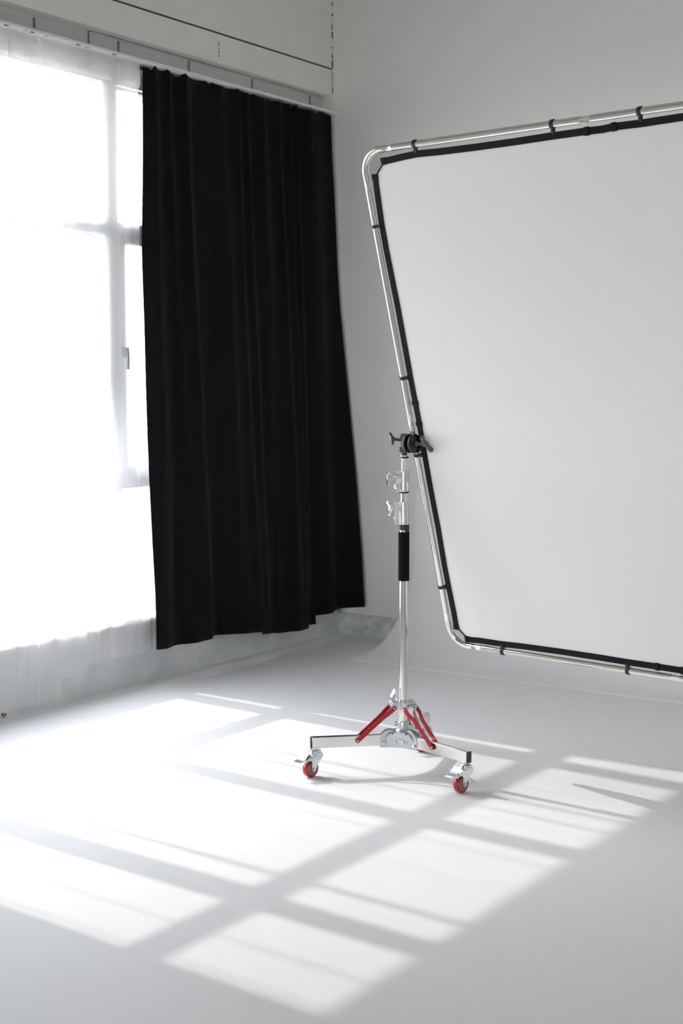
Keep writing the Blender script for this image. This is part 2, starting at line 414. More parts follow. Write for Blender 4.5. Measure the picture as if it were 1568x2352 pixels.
win_fill = thing('window_fill', 'unseen window added behind the viewer to fill the room with light', 'window', ((FX0 + FX1) / 2, YF - .1, 1.0), kind='structure')  # added out of view, brightens the back wall and scrim
w2 = MB()
for q in ((FX0, 1.0, FX1, 1.06), (FX0, 3.14, FX1, 3.2), (FX0, 1.06, FX0 + .06, 3.14), (FX1 - .06, 1.06, FX1, 3.14)):
    w2.box((q[0], YF - .15, q[1]), (q[2], YF - .05, q[3]))
build(w2, 'frame', 'vinyl', win_fill, smooth=0)
for k in range(1, 4): build(MB().box((FX0 + k * 1.0 - .04, YF - .15, 1.06), (FX0 + k * 1.0 + .04, YF - .05, 3.14)), 'mullion', 'vinyl', win_fill, smooth=0)
for k in range(4): build(MB().box((FX0 + k * 1.0 + .03, YF - .103, 1.05), (FX0 + k * 1.0 + .97, YF - .097, 3.15)), 'pane', 'glass', win_fill, smooth=0)
struct(MB().box((-40, -40, -.6), (-.32, 48, -.4)).box((-.32, -40, -.6), (40, YF - .25, -.4)), 'ground', 'concrete', 'pale paving outside the window', 'paving', smooth=0)

# ================================================================== SHEER CURTAIN
def gwav(x, w_): return -x / w_ * math.exp(-.5 * (x / w_) ** 2)
FOLDS = [(3.245, .012, .030), (3.45, .030, .052), (3.99, .026, .078), (4.33, .012, .022), (4.62, .012, .028), (4.98, .012, .020),
         (5.095, .022, .055), (5.245, .014, .036), (5.53, .006, .015), (5.66, .010, .016), (6.02, .008, .014)]
def sheer_panel(ya, yb, ztop, zbot, dx, parent, name, mat, nz=26, res=.006):
    n = int((yb - ya) / res); mb = MB(); vs = []; fs = []
    for i in range(n + 1):
        u = ya + (yb - ya) * i / n
        for j in range(nz + 1):
            tt = j / nz; z_ = ztop + (zbot - ztop) * tt
            k = (3.47 - z_) / 3.3
            uu = u - .05 * k * (1 if u < 5.6 else 0) * 0
            y_ = u; x_ = dx
            for (yi, w_, h) in FOLDS:
                sh = .02 * k * math.sin(yi * 31)
                d = u - yi - sh
                if abs(d) < 5 * w_:
                    amp = h * (1 - .25 * k)
                    y_ += amp * gwav(d, w_); x_ += .010 * math.exp(-.5 * (d / (1.6 * w_)) ** 2) * (1 if int(yi * 100) % 2 else -1)
            x_ += .008 * mnoise.noise(V((u * 5, k * 1.2, 1))) + (.005 * math.sin(u * 42 + 2 * math.sin(u * 7))) * (1 - .6 * k) + .004 * mnoise.noise(V((u * 20, k * 3, 4)))
            x_ += max(0, min(1, (k - .55) / .33)) * .112
            y_ += .006 * mnoise.noise(V((u * 3, k * 2.5, 8)))
            vs.append(V((x_, y_, z_)))
    for i in range(n):
        for j in range(nz):
            fs.append((i * (nz + 1) + j, (i + 1) * (nz + 1) + j, (i + 1) * (nz + 1) + j + 1, i * (nz + 1) + j + 1))
    mb.add(vs, fs)
    return build(mb, name, mat, parent, smooth=180)
sh = thing('sheer_curtain', 'thin white sheer curtain hanging across the bright window', 'curtain', (-.04, 4.6, .1))
sheer_panel(3.205, 5.275, 3.466, .045, -.060, sh, 'curtain_panel', 'sheer')
sheer_panel(5.26, 5.458, 3.466, .150, -.052, sh, 'curtain_panel', 'sheer')
sheer_panel(5.45, 6.05, 3.466, .186, -.066, sh, 'curtain_panel', 'sheer')
# gathered heading tape, doubled cloth
def heading(ya, yb, parent):
    n = int((yb - ya) / .006); nz = 8; vs = []; fs = []
    for i in range(n + 1):
        u = ya + (yb - ya) * i / n
        sc_ = .5 + .5 * math.sin(u * 19 + 2.2 * math.sin(u * 5.3))
        for j in range(nz + 1):
            tt = j / nz
            z_ = 3.472 - .012 * sc_ - tt * (.128 + .012 * mnoise.noise(V((u * 8, 0, 0))))
            x_ = -.052 + .012 * math.sin(u * 19 + 2.2 * math.sin(u * 5.3)) * (1 - .3 * tt) + .010 * mnoise.noise(V((u * 14, tt * 3, 5)))
            vs.append(V((x_, u, z_)))
    for i in range(n):
        for j in range(nz): fs.append((i * (nz + 1) + j, (i + 1) * (nz + 1) + j, (i + 1) * (nz + 1) + j + 1, i * (nz + 1) + j + 1))
    return build(MB().add(vs, fs), 'heading', 'sheerhead', parent, 'doubled cream heading band along the top', smooth=180)
heading(3.205, 6.05, sh)
build(MB().strip([(-.012, 5.250, 3.452), (-.004, 5.262, 3.41), (-.010, 5.272, 3.36)], (0, 1, 0), .032, .003), 'loose_tab', 'sheerhead', sh)

# ================================================================== BLACK CURTAIN
random.seed(3)
def lerp(tab, z_):
    for (z0, a0), (z1, a1) in zip(tab, tab[1:]):
        if z_ >= z1:
            return a1 + (a0 - a1) * (z_ - z1) / (z0 - z1) if z0 != z1 else a1
    return tab[-1][1]
XT = [(3.5, -.038), (3.2, -.030), (2.2, .015), (1.2, .06), (.5, .095), (0, .11)]
def black_panel(name, u0, u1, hem, parent, phase, top=True, fr=1.0, yflare=None, xoff=0.):
    """u0,u1: fractions of the rail; hem(u) -> z"""
    n = int((u1 - u0) * 520); nz = 44; vs = []; fs = []
    for i in range(n + 1):
        u = u0 + (u1 - u0) * i / n
        s = 6.02 + u * 1.875
        zt = 3.474 - .016 * abs(math.sin(s * 17 + 1.3 * math.sin(s * 6.1))) ** .7 - (.012 if math.sin(s * 23) > .93 else 0)
        zb = hem(u)
        for j in range(nz + 1):
            tt = j / nz; z_ = zt + (zb - zt) * tt; k = 1 - z_ / 3.47
            x_ = lerp(XT, z_) + xoff
            ph = s * 40 + 3.2 * math.sin(s * 4.3) + 1.5 * math.sin(s * 11.7 + 1)
            a1 = .014 * (1 - .75 * k); a2 = .010 + .016 * k
            x_ += a1 * math.sin(ph) + a2 * math.sin(s * 17.5 + 2.3 * math.sin(s * 3.1 + k * .8) + k * 1.2 + phase) + .012 * mnoise.noise(V((s * 5, k * 2.2, phase)))
            x_ += .006 * mnoise.noise(V((s * 16 + k * 3, k * 5, 2)))
            y_ = s + .010 * math.cos(ph) * (1 - k) + .02 * k * mnoise.noise(V((s * 6, k * 2, 7)))
            # right edge swings out along the back wall
            q = max(0, (u - .86) / .14)
            x_ += q * q * lerp([(3.5, .0), (2.2, .022), (1.2, .075), (.6, .10), (0, .115)], z_)
            y_ = min(y_, YB - .035)
            # left edge: leans toward the room light, then back in at the foot
            q2 = max(0, 1 - u / .12)
            y_ += q2 * lerp([(3.5, .062), (3.2, .045), (2.4, -.015), (1.2, -.06), (.6, -.075), (0, -.09)], z_)
            vs.append(V((x_, y_, z_)))
    for i in range(n):
        for j in range(nz): fs.append((i * (nz + 1) + j, (i + 1) * (nz + 1) + j, (i + 1) * (nz + 1) + j + 1, i * (nz + 1) + j + 1))
    mb = MB().add(vs, fs)
    ob = build(mb, name, 'black_cloth', parent, smooth=180)
    md = ob.modifiers.new('thick', 'SOLIDIFY'); md.thickness = .002; md.offset = 0
    return ob
bc = thing('blackout_curtain', 'heavy black pleated curtain hanging in the corner of the window wall', 'curtain', (.05, 6.9, .1))
def hem_a(u):
    return lerp([(1.0, .155), (.50, .160), (.455, .168), (.33, .186), (.25, .200), (.12, .188), (0, .203), (-1, .203)], u)
def hem_b(u): return lerp([(2, .115), (.87, .112), (.80, .122), (.74, .126), (.735, .116), (.60, .118), (.47, .150), (.42, .155), (0, .155)], u)
def hem_c(u): return lerp([(2, .205), (1.0, .203), (.96, .198), (.90, .190), (.80, .175), (0, .17)], u)
black_panel('curtain_panel', 0.0, .475, hem_a, bc, 0)
black_panel('curtain_panel', .465, .812, hem_b, bc, 0)
black_panel('curtain_panel', .800, 1.0, hem_c, bc, 0)

# ================================================================== ROLLING STAND
SX, SY = 2.215, 5.202
H = math.radians(34.4)
E1 = V((math.cos(H), math.sin(H), 0))          # across, to the viewer's right
E2 = V((math.sin(H), -math.cos(H), 0))         # toward the viewer
Z3 = V((0, 0, 1))
def P(a, b_, z_): return V((SX, SY, 0)) + E1 * a + E2 * b_ + Z3 * z_
stand = thing('rolling_stand', 'silver rolling light stand with red braces and red-wheeled casters', 'light stand', (SX, SY, 0))
def part(mb, name, mat, label=None, parent=None, **k): return build(mb, name, mat, parent or stand, label, **k)

# poles
part(MB().cyl(P(0, 0, .175), P(0, 0, 1.10), .0182, seg=40, ch=.001), 'lower_pole', 'nickel')
part(MB().cyl(P(0, 0, 1.16), P(0, 0, 1.262), .0152, seg=36), 'middle_pole', 'nickel')
part(MB().cyl(P(0, 0, 1.30), P(0, 0, 1.398), .0122, seg=36), 'upper_pole', 'nickel')
part(MB().lathe([(.0190, .846), (.0238, .847), (.0243, .850), (.0243, 1.055), (.0236, 1.0585), (.0190, 1.059)], Matrix.Translation((SX, SY, 0)), 40), 'foam_grip', 'foam', 'black foam hand grip')
cl = part(MB().lathe([(.019, 1.068), (.0235, 1.068), (.0235, 1.091), (.019, 1.091)], Matrix.Translation((SX, SY, 0)), 36)
          .box((.006, .006, 1.060), (.024, .020, 1.085), Matrix.Translation((SX, SY, 0)) @ Matrix.Rotation(-.9, 4, 'Z')), 'retaining_ring', 'blackp', 'black plastic ring above the grip')

def disc_poly(r, n=24, a0=0, a1=2 * PI): return [(r * math.cos(a0 + (a1 - a0) * i / n), r * math.sin(a0 + (a1 - a0) * i / n)) for i in range(n + (0 if a1 - a0 > 6.28 else 1))]
def clamp(z0, z1, r, name, side=-1, blk=.036):
    m_ = MB()
    # plan outline: round body with a block toward the sun side (viewer's left)
    hw = .0125
    a0 = math.asin(hw / r)
    pl = [(-blk, hw), (-blk, -hw)] + [(r * math.cos(a), r * math.sin(a)) for a in [-(PI - a0) + (2 * PI - 2 * a0) * i / 30 for i in range(31)]]
    m_.prism(pl, E1, E2, Z3, P(0, 0, 0), z0 + .007, z1 - .007)
    pl2 = [(x * 1.05, y * 1.06) for x, y in pl]
    m_.prism(pl2, E1, E2, Z3, P(0, 0, 0), z0, z0 + .0085); m_.prism(pl2, E1, E2, Z3, P(0, 0, 0), z1 - .0085, z1)
    return part(m_, name, 'cast', bevel=.0012)
def t_handle(org, axis, wing, L, wd_, th, sweep, matn, name, parent, label=None, boss=.008, stem=None):
    """wing-bar knob: bar along `wing`, pressed on `axis`"""
    org, axis, wing = V(org), V(axis).normalized(), V(wing).normalized(); wing = (wing - axis * wing.dot(axis)).normalized()
    side = axis.cross(wing); m_ = MB()
    pts = []; ws = []; ts = []
    for t_, w_, a_ in ((-.5, .78, 1), (-.44, 1.0, .9), (-.18, .85, .15), (0, 1.0, 0), (.18, .85, .15), (.44, 1.0, .9), (.5, .78, 1)):
        pts.append(org + wing * L * t_ + axis * sweep * a_); ws.append(wd_ * w_); ts.append(th)
    m_.strip(pts, side, ws, ts)
    m_.cyl(org - axis * th * .9, org + axis * th * .75, boss, seg=20, ch=.0012)
    ob = build(m_, name, matn, parent, label, bevel=.0012)
    if stem:
        build(MB().cyl(org - axis * stem, org, .0042, seg=14), 'stem', 'chrome', ob if ob.parent is stand else parent)
    return ob
c1 = clamp(1.092, 1.190, .0245, 'lower_clamp', blk=.038)
part(MB().prism([(-.030, -.010), (.0, -.026), (.018, -.018), (.026, .0), (.018, .018), (0, .026)], E1, E2, Z3, P(0, 0, 0), 1.095, 1.135), 'clamp_boss', 'cast', parent=c1, bevel=.004)
part(MB().cyl(P(-.036, .0, 1.118), P(-.043, .0, 1.118), .0085, seg=20, ch=.002), 'nut', 'zinc', parent=c1)
t_handle(P(-.058, .012, 1.163), P(-1, .35, 0) - P(0, 0, 0) + V((0, 0, .12)), V(E1) * .55 + V((0, 0, .55)) - E2 * .6, .066, .015, .010, .010, 'chrome', 'wing_knob', c1, boss=.0105, stem=.030)
part(MB().lathe([(.016, 1.2275), (.0215, 1.2275), (.0225, 1.230), (.0215, 1.2335), (.016, 1.2335)], Matrix.Translation((SX, SY, 0)), 32), 'washer', 'blackp', 'thin black rubber washer')
c2 = clamp(1.234, 1.324, .0215, 'upper_clamp', blk=.030)
part(MB().cyl(P(.016, .010, 1.237), P(.016, .010, 1.278), .0075, seg=20, ch=.002), 'clamp_boss', 'cast', parent=c2)
part(MB().cyl(P(-.026, .012, 1.302), P(-.048, .012, 1.302), .0095, .0085, seg=20, ch=.001), 'screw_boss', 'cast', parent=c2)
nut = MB().cyl(P(-.030, .010, 1.256), P(-.040, .014, 1.256), .0115, seg=22, ch=.002)
part(nut, 'nut', 'chrome', parent=c2)
part(MB().cyl(P(-.0400, .0140, 1.256), P(-.0412, .0145, 1.256), .0032, seg=12), 'nut_socket', 'blackp', parent=c2)
t_handle(P(-.070, .014, 1.295), -E1 + E2 * .25, Z3 * 1 + E1 * .28, .060, .017, .010, -.004, 'chrome', 'wing_knob', c2, boss=.009, stem=.026)
part(MB().lathe([(.010, 1.378), (.0185, 1.378), (.0195, 1.3815), (.0185, 1.385), (.010, 1.385)], Matrix.Translation((SX, SY, 0)), 32), 'washer', 'blackp')
part(MB().lathe([(.006, 1.385), (.0165, 1.3855), (.0165, 1.3905), (.0120, 1.392), (.008, 1.397)], Matrix.Translation((SX, SY, 0)), 32), 'flange', 'chrome')

# --- legs
LEG = [math.radians(a) for a in (-136.2, -15.8, 106.3)]
LO = V((SX, SY, 0))
for k, a in enumerate(LEG):
    d = V((math.cos(a), math.sin(a), 0)); s = V((-d.y, d.x, 0))
    mt = Matrix.Translation((SX, SY, 0)) @ Matrix.Rotation(a, 4, 'Z')
    lg = part(MB().box((.045, -.0125, .124), (.404, .0125, .172), mt), 'leg', 'nickel2', bevel=.0016)
    part(MB().box((.4035, -.0128, .1238), (.411, .0128, .1722), mt), 'end_cap', 'capp', 'dark plastic end cap', parent=lg, bevel=.0025)

# --- hub casting
hub = MB()
hub.lathe([(.024, .112), (.036, .116), (.040, .150), (.034, .185), (.026, .196), (.0262, .224), (.0245, .2285), (.019, .2285)], Matrix.Translation((SX, SY, 0)), 36)
hb = part(hub, 'hub', 'cast')
for k in range(3):
    a = (LEG[0] + LEG[1]) / 2 if k == 0 else (LEG[1] + LEG[2]) / 2 if k == 1 else (LEG[2] + LEG[0] + 2 * PI) / 2
    d = V((math.cos(a), math.sin(a), 0)); s = V((-d.y, d.x, 0))
    pr = [(-.067, .114), (-.03, .118), (0, .119), (.03, .118), (.067, .114)]
    for dg in range(4, 177, 4):
        r = .0695; t_ = math.radians(dg)
        if 58 <= dg <= 64: r = .060
        if 116 <= dg <= 122: r = .060
        z_ = .122 + (r + .002) * math.sin(t_)
        if 66 <= dg <= 114: z_ = min(z_, .1865)
        pr.append((r * math.cos(t_), z_))
    pm = MB().prism(pr, s, Z3, d, LO, .043, .051)
    # raised rim band round the arch
    pl = part(pm, 'hub_plate', 'cast', bevel=.0015)
    rim = MB(); pts = [LO + d * .044 + s * (.0695 * math.cos(math.radians(q))) + Z3 * (.122 + .0695 * math.sin(math.radians(q))) for q in range(6, 56, 6)]
    rim.strip(pts, d, .022, .0035); part(rim, 'rim', 'cast', parent=pl, bevel=.0008); rim = MB()
    pts = [LO + d * .044 + s * (.0695 * math.cos(math.radians(q))) + Z3 * (.122 + .0695 * math.sin(math.radians(q))) for q in range(126, 176, 6)]
    rim.strip(pts, d, .022, .0035)
    part(rim, 'rim', 'cast', parent=pl, bevel=.0008)
    # raised oval boss and two bolts
    ov = [(.034 * math.cos(t_) * 1.0, .142 + .0165 * math.sin(t_)) for t_ in [2 * PI * i / 32 for i in range(32)]]
    ov2 = [(x * .86, .142 + (z_ - .142) * .78) for x, z_ in ov]
    part(MB().prism(ov, s, Z3, d, LO, .051, .0535), 'oval_boss', 'cast', parent=pl, bevel=.0012)
    for sg in (-1, 1):
        o_ = LO + s * sg * .0185 + Z3 * .1415
        part(MB().cyl(o_ + d * .0535, o_ + d * .0585, .0078 if sg < 0 else .0070, seg=20, ch=.0018).cyl(o_ + d * .0585, o_ + d * .0605, .0036, seg=6), 'bolt', 'zinc', parent=pl)
# cheeks each side of each leg, with a through bolt
for a in LEG:
    d = V((math.cos(a), math.sin(a), 0)); s = V((-d.y, d.x, 0))
    ck = MB()
    for sg in (-1, 1):
        pr = [(.030, .116), (.104, .116)] + [(.060 + .046 * math.cos(math.radians(q)), .146 + .048 * math.sin(math.radians(q))) for q in range(-10, 181, 10)] + [(.030, .15)]
        ck.prism(pr, d, Z3, s, LO, sg * .0135 - .002, sg * .0135 + .002)
    c_ = part(ck, 'hub_cheek', 'cast', bevel=.001)
    o_ = LO + d * .090 + Z3 * .136
    part(MB().cyl(o_ - s * .024, o_ + s * .024, .0045, seg=14).cyl(o_ - s * .0245, o_ - s * .0175, .0072, seg=6).cyl(o_ + s * .0175, o_ + s * .0235, .0072, seg=16, ch=.001), 'bolt', 'chrome', parent=c_)
part(MB().box((-.004, -.004, 0), (.004, .004, .020), Matrix.Translation(P(-.034, .0, .2065)) @ Matrix.Rotation(H, 4, 'Z'))
     .cyl(P(-.036, .004, .223), P(-.026, .004, .223), .0035, seg=10).cyl(P(-.036, .004, .211), P(-.026, .004, .211), .0035, seg=10), 'spring_clip', 'zinc', bevel=.001)

# --- sliding yoke
yk = MB(); out = []
for a in LEG:
    d = (math.cos(a), math.sin(a)); s = (-d[1], d[0])
    for r, w_ in ((.030, -.034), (.050, -.0325), (.0545, -.029), (.0545, .029), (.050, .0325), (.030, .034)):
        out.append((d[0] * r + s[0] * w_, d[1] * r + s[1] * w_))
out = sorted(out, key=lambda q: math.atan2(q[1], q[0]))
yk.prism(out, (1, 0, 0), (0, 1, 0), Z3, LO, .3085, .3155)
yk.prism([(x * .93, y * .93) for x, y in out], (1, 0, 0), (0, 1, 0), Z3, LO, .303, .3085)
yo = part(yk, 'yoke', 'cast', bevel=.0018)
# downward lugs (two per leg) and the web
lug = MB()
for a in LEG:
    d = V((math.cos(a), math.sin(a), 0)); s = V((-d.y, d.x, 0))
    for sg in (-1, 1):
        pr = [(.030, .305), (.056, .305), (.0565, .290), (.050, .2825), (.040, .281), (.030, .284)]
        lug.prism(pr, d, Z3, s, LO, sg * .029 - .0025, sg * .029 + .0025)
    lug.box((.0525, -.029, .2985), (.056, .029, .305), Matrix.Translation((SX, SY, 0)) @ Matrix.Rotation(a, 4, 'Z'))
lug.lathe([(.0188, .282), (.026, .2825), (.027, .305), (.0188, .305)], Matrix.Translation((SX, SY, 0)), 30)
part(lug, 'lug', 'cast', parent=yo, bevel=.001)
part(MB().strip([P(-.052, .004, .313), P(-.052, .006, .328), P(-.044, .008, .345), P(-.036, .008, .364), P(-.034, .008, .366)], E1 * .45 + E2 * .9, [.022, .021, .020, .019, .017], [.012, .012, .012, .011, .008]), 'lever', 'chrome', 'bright locking lever on the yoke', parent=yo, bevel=.0015)
part(MB().cyl(P(.030, -.012, .315), P(.030, -.012, .325), .010, seg=20, ch=.001), 'screw_head', 'zinc', parent=yo)
part(MB().cyl(P(-.022, -.022, .315), P(-.022, -.022, .323), .008, seg=20, ch=.001), 'screw_head', 'zinc', parent=yo)

# --- red braces
for a in LEG:
    d = V((math.cos(a), math.sin(a), 0)); s = V((-d.y, d.x, 0))
    for sg in (-1, 1):
        A = LO + d * .047 + Z3 * .292; B = LO + d * .205 + Z3 * .151
        dirn = (B - A).normalized(); wdir = s.cross(dirn)
        pts = [A + s * sg * .0345, A.lerp(B, .14) + s * sg * .0345, A.lerp(B, .30) + s * sg * .0225, A.lerp(B, .6) + s * sg * .0205, B + s * sg * .0195]
        m_ = MB().strip(pts, wdir, .0185, .0045)
        m_.cyl(A + s * sg * .0345 - s * .00225, A + s * sg * .0345 + s * .00225, .00925, seg=28)
        m_.cyl(B + s * sg * .0195 - s * .00225, B + s * sg * .0195 + s * .00225, .00925, seg=28)
        br = part(m_, 'brace', 'red')
        for o_, off in ((A, .0345), (B, .0195)):
            part(MB().cyl(o_ + s * sg * (off + .0022), o_ + s * sg * (off + .0052), .0044, .0038, seg=14, ch=.0008), 'rivet', 'zinc', parent=br)
    # cross web closing each pair into a channel near the leg
    # (the photographed braces are joined by a thin upper flange at the foot)

# --- casters: swivel fork, wheel, brake
def caster_meshes():
    t_ = V((-.184, -.983, 0)).normalized(); n_ = V((.983, -.184, 0)).normalized()   # trailing direction, axle direction
    WC = t_ * .030 + Z3 * .0375
    fk = MB()
    fk.lathe([(.010, .0985), (.026, .0985), (.028, .101), (.028, .1045), (.024, .107), (.0255, .109), (.0255, .113), (.020, .1165), (.012, .1185), (.012, .124)], None, 32)
    fk.lathe([(.0095, .113), (.0135, .113), (.0135, .119), (.0095, .119)], Matrix.Translation(t_ * .004), 6)
    # fork cheeks
    pr = [(-.024, .100), (-.026, .086), (.010, .052), (.0195, .033), (.0255, .0275), (.034, .0275), (.0395, .034), (.0405, .044), (.0385, .066), (.043, .076), (.066, .079), (.070, .084), (.060, .092), (.030, .100)]
    for sg in (-1, 1):
        fk.prism(pr, t_, Z3, n_, V((0, 0, 0)), sg * .0205 - .0013, sg * .0205 + .0013)
    # top bridge
    fk.prism([(-.024, -.0218), (.030, -.0218), (.030, .0218), (-.024, .0218)], t_, n_, Z3, V((0, 0, 0)), .0965, .0995)
    fk.add([t_ * .030 + n_ * -.0218 + Z3 * .0995, t_ * .030 + n_ * .0218 + Z3 * .0995, t_ * .066 + n_ * .0218 + Z3 * .0905, t_ * .066 + n_ * -.0218 + Z3 * .0905,
            t_ * .030 + n_ * -.0218 + Z3 * .0965, t_ * .030 + n_ * .0218 + Z3 * .0965, t_ * .066 + n_ * .0218 + Z3 * .0885, t_ * .066 + n_ * -.0218 + Z3 * .0885],
           [(0, 1, 2, 3), (7, 6, 5, 4), (0, 4, 5, 1), (1, 5, 6, 2), (2, 6, 7, 3), (3, 7, 4, 0)])
    q = n_.to_track_quat('Z', 'Y').to_matrix().to_4x4(); mw = Matrix.Translation(WC) @ q
    wh = MB().lathe([(.0255, -.0150), (.0290, -.0158), (.0335, -.0145), (.0363, -.0105), (.0373, -.005), (.0375, 0), (.0373, .005), (.0363, .0105), (.0335, .0145), (.0290, .0158), (.0255, .0150)], mw, 48)
    hubm = MB()
    for sg in (-1, 1):
        z_ = lambda v_: v_ * sg
        hubm.lathe([(.0262, z_(.0120)), (.0262, z_(.0162)), (.0232, z_(.0162)), (.0232, z_(.0120))], mw, 40, cap=False)
        hubm.lathe([(.0192, z_(.0120)), (.0192, z_(.0160)), (.0155, z_(.0160)), (.0155, z_(.0120))], mw, 40, cap=False)
        hubm.lathe([(.0105, z_(.0120)), (.0105, z_(.0185)), (.0040, z_(.0188))], mw, 30, cap=False)
    gr = MB().lathe([(.0256, -.0146), (.0256, .0146)], mw, 36)
    ax = MB().cyl(WC - n_ * .027, WC + n_ * .027, .0040, seg=14).cyl(WC + n_ * .0218, WC + n_ * .0262, .0082, seg=6).cyl(WC - n_ * .0262, WC - n_ * .0218, .0075, seg=6)
    studs = []
    for (b1, b2) in ((.060, .0845), (.0475, .0875)):
        for sg in (-1, 1):
            studs.append(MB()); studs[-1].cyl(t_ * b1 + n_ * sg * .0215 + Z3 * b2, t_ * b1 + n_ * sg * .0236 + Z3 * b2, .0026, seg=12)
    pd = MB()
    pd.strip([t_ * .052 + Z3 * .1125, t_ * .078 + Z3 * .0895, t_ * .098 + Z3 * .0815, t_ * .112 + Z3 * .0810], n_, [.034, .040, .044, .040], .0028)
    pd.prism([(.055, .089), (.078, .087), (.074, .074), (.068, .069), (.062, .075)], t_, Z3, n_, V((0, 0, 0)), -.019, .019)
    return fk, wh, hubm, gr, ax, pd, studs
fk, wh, hubm, gr, ax, pd, studs = caster_meshes()
a = LEG[0]; piv = LO + V((math.cos(a), math.sin(a), 0)) * .388
def shift(mb, v_): mb.v = [q + v_ for q in mb.v]; return mb
cst = build(shift(fk, piv), 'caster', 'zinc', stand, bevel=.0006)
kids = []
for mb, nm, mt_, lb in ((wh, 'wheel', 'redrub', 'dark red polyurethane wheel'), (gr, 'wheel_core', 'olive', None), (hubm, 'wheel_ring', 'tan', 'tan ribbed hub rings'), (ax, 'axle', 'zinc', None), (pd, 'brake_pedal', 'pedal', 'bright metal brake pedal')) + tuple((q, 'stud', 'zinc', None) for q in studs):
    kids.append(build(shift(mb, piv), nm, mt_, cst, lb))
for a in LEG[1:]:
    off = LO + V((math.cos(a), math.sin(a), 0)) * .388 - piv
    c = cst.copy(); COL.objects.link(c); c.parent = stand; c.location = off
    for kd in kids:
        q = kd.copy(); COL.objects.link(q); q.parent = c

# ================================================================== SCRIM FRAME
U = V((.99064, -.13649, 0)).normalized()
al = math.radians(16.4)
Wv = V((-U.y, U.x, 0))
Dn = (-Z3 * math.cos(al) + Wv * math.sin(al)).normalized()
Nn = U.cross(Dn); Nn = -Nn if Nn.dot(E2) < 0 else Nn       # toward the viewer
TL = V((2.209, 4.880, 2.631))
SZ = 2.184; TR_ = .0140
def F(s, t_, n_=0): return TL + U * s + Dn * t_ + Nn * n_
frame = thing('scrim_frame', 'large square tubular steel scrim frame stretched with white fabric, tilted forward', 'scrim frame', F(SZ / 2, SZ))
def fpart(mb, name, mat, label=None, parent=None, **k): return build(mb, name, mat, parent or frame, label, **k)
RB = .092
def edge_pt(e_, q):
    """perimeter sides 0 top, 1 right, 2 bottom, 3 left, q from 0..SZ measured left-right / top-bottom"""
    return {0: (q, 0), 1: (SZ, q), 2: (q, SZ), 3: (0, q)}[e_]
def run(e_, a, b_):
    return MB().tube([F(*edge_pt(e_, a)), F(*edge_pt(e_, (a + b_) / 2)), F(*edge_pt(e_, b_))], TR_, 24)
# corners
JC = (.112, .165)
def corner(cs, ct, sx, tz):
    pts = [F(cs + sx * JC[0], ct)]
    for i in range(13):
        a_ = PI / 2 * i / 12
        pts.append(F(cs + sx * (RB - RB * math.sin(a_)), ct + tz * (RB - RB * math.cos(a_))))
    pts.append(F(cs, ct + tz * JC[0]))
    return fpart(MB().tube(pts, TR_, 24), 'corner_tube', 'nickel')
for cs, ct, sx, tz in ((0, 0, 1, 1), (SZ, 0, -1, 1), (0, SZ, 1, -1), (SZ, SZ, -1, -1)): corner(cs, ct, sx, tz)
def joint(e_, a, b_):
    """crimped, squared-off section between two round tubes"""
    p0 = F(*edge_pt(e_, a)); p1 = F(*edge_pt(e_, b_)); d = (p1 - p0).normalized(); L = (p1 - p0).length
    side = d.cross(Nn).normalized(); m_ = MB(); n = 24; rings = []
    for tt, sq in ((0, 0), (.16, 0), (.30, 1), (.78, 1), (.90, 0), (1, 0)):
        rg = []
        for i in range(n):
            an = 2 * PI * (i + .5) / n; c_, s_ = math.cos(an), math.sin(an)
            rr = TR_ if not sq else min(TR_ * 1.0, .0116 / max(abs(c_), abs(s_)))
            # squared section is turned a little so one flat faces the light
            rg.append(p0 + d * L * tt + (side * c_ + Nn * s_) * rr)
        rings += rg
    fs = []
    for j in range(5):
        for i in range(n):
            k = (i + 1) % n; fs.append((j * n + i, j * n + k, (j + 1) * n + k, (j + 1) * n + i))
    m_.add(rings, fs)
    return fpart(m_, 'joint', 'nickel', smooth=22)
JT = {0: [JC, (1.022, 1.088), (SZ - JC[1], SZ - JC[0])], 2: [JC[::1], (1.090, 1.150), (SZ - JC[1], SZ - JC[0])],
      3: [JC, (1.100, 1.165), (SZ - JC[1], SZ - JC[0])], 1: [JC, (1.100, 1.165), (SZ - JC[1], SZ - JC[0])]}
for e_, js in JT.items():
    for (a, b_) in js: joint(e_, a, b_)
    for (a0, a1), (b0, b1) in zip(js, js[1:]): fpart(run(e_, a1, b0), 'tube', 'nickel')
# black webbing edge, pulled slightly toward the clips
random.seed(2)
WO = .0405; WW = .0265
topl = [(.0935, .0484), (.1286, .0470), (.20, .0415), (.2756, .0375), (.40, .041), (.5535, .0426), (.75, .0425), (.9011, .0405), (1.0686, .0405), (1.12, .0415), (1.1709, .0380), (1.2774, .0395), (1.4354, .0375), (1.65, .042), (1.90, .039), (2.09, .047)]
lefl = [(.0465, .0944), (.0400, .1946), (.0352, .286), (.0345, .40), (.040, .65), (.0395, .95), (.0417, 1.1241), (.0398, 1.2969), (.0385, 1.4592), (.0405, 1.6307), (.0375, 1.8), (.0395, 1.92), (.0425, 2.03), (.0414, 2.1097)]
botl = [(.0813, 2.1513), (.1166, 2.152), (.1646, 2.149), (.2724, 2.1500), (.411, 2.1457), (.60, 2.1440), (.782, 2.1445), (.8998, 2.1464), (1.043, 2.1464), (1.16, 2.1475), (1.5, 2.145), (1.9, 2.147), (2.09, 2.150)]
rigl = [(SZ - s_, t_) for s_, t_ in lefl]
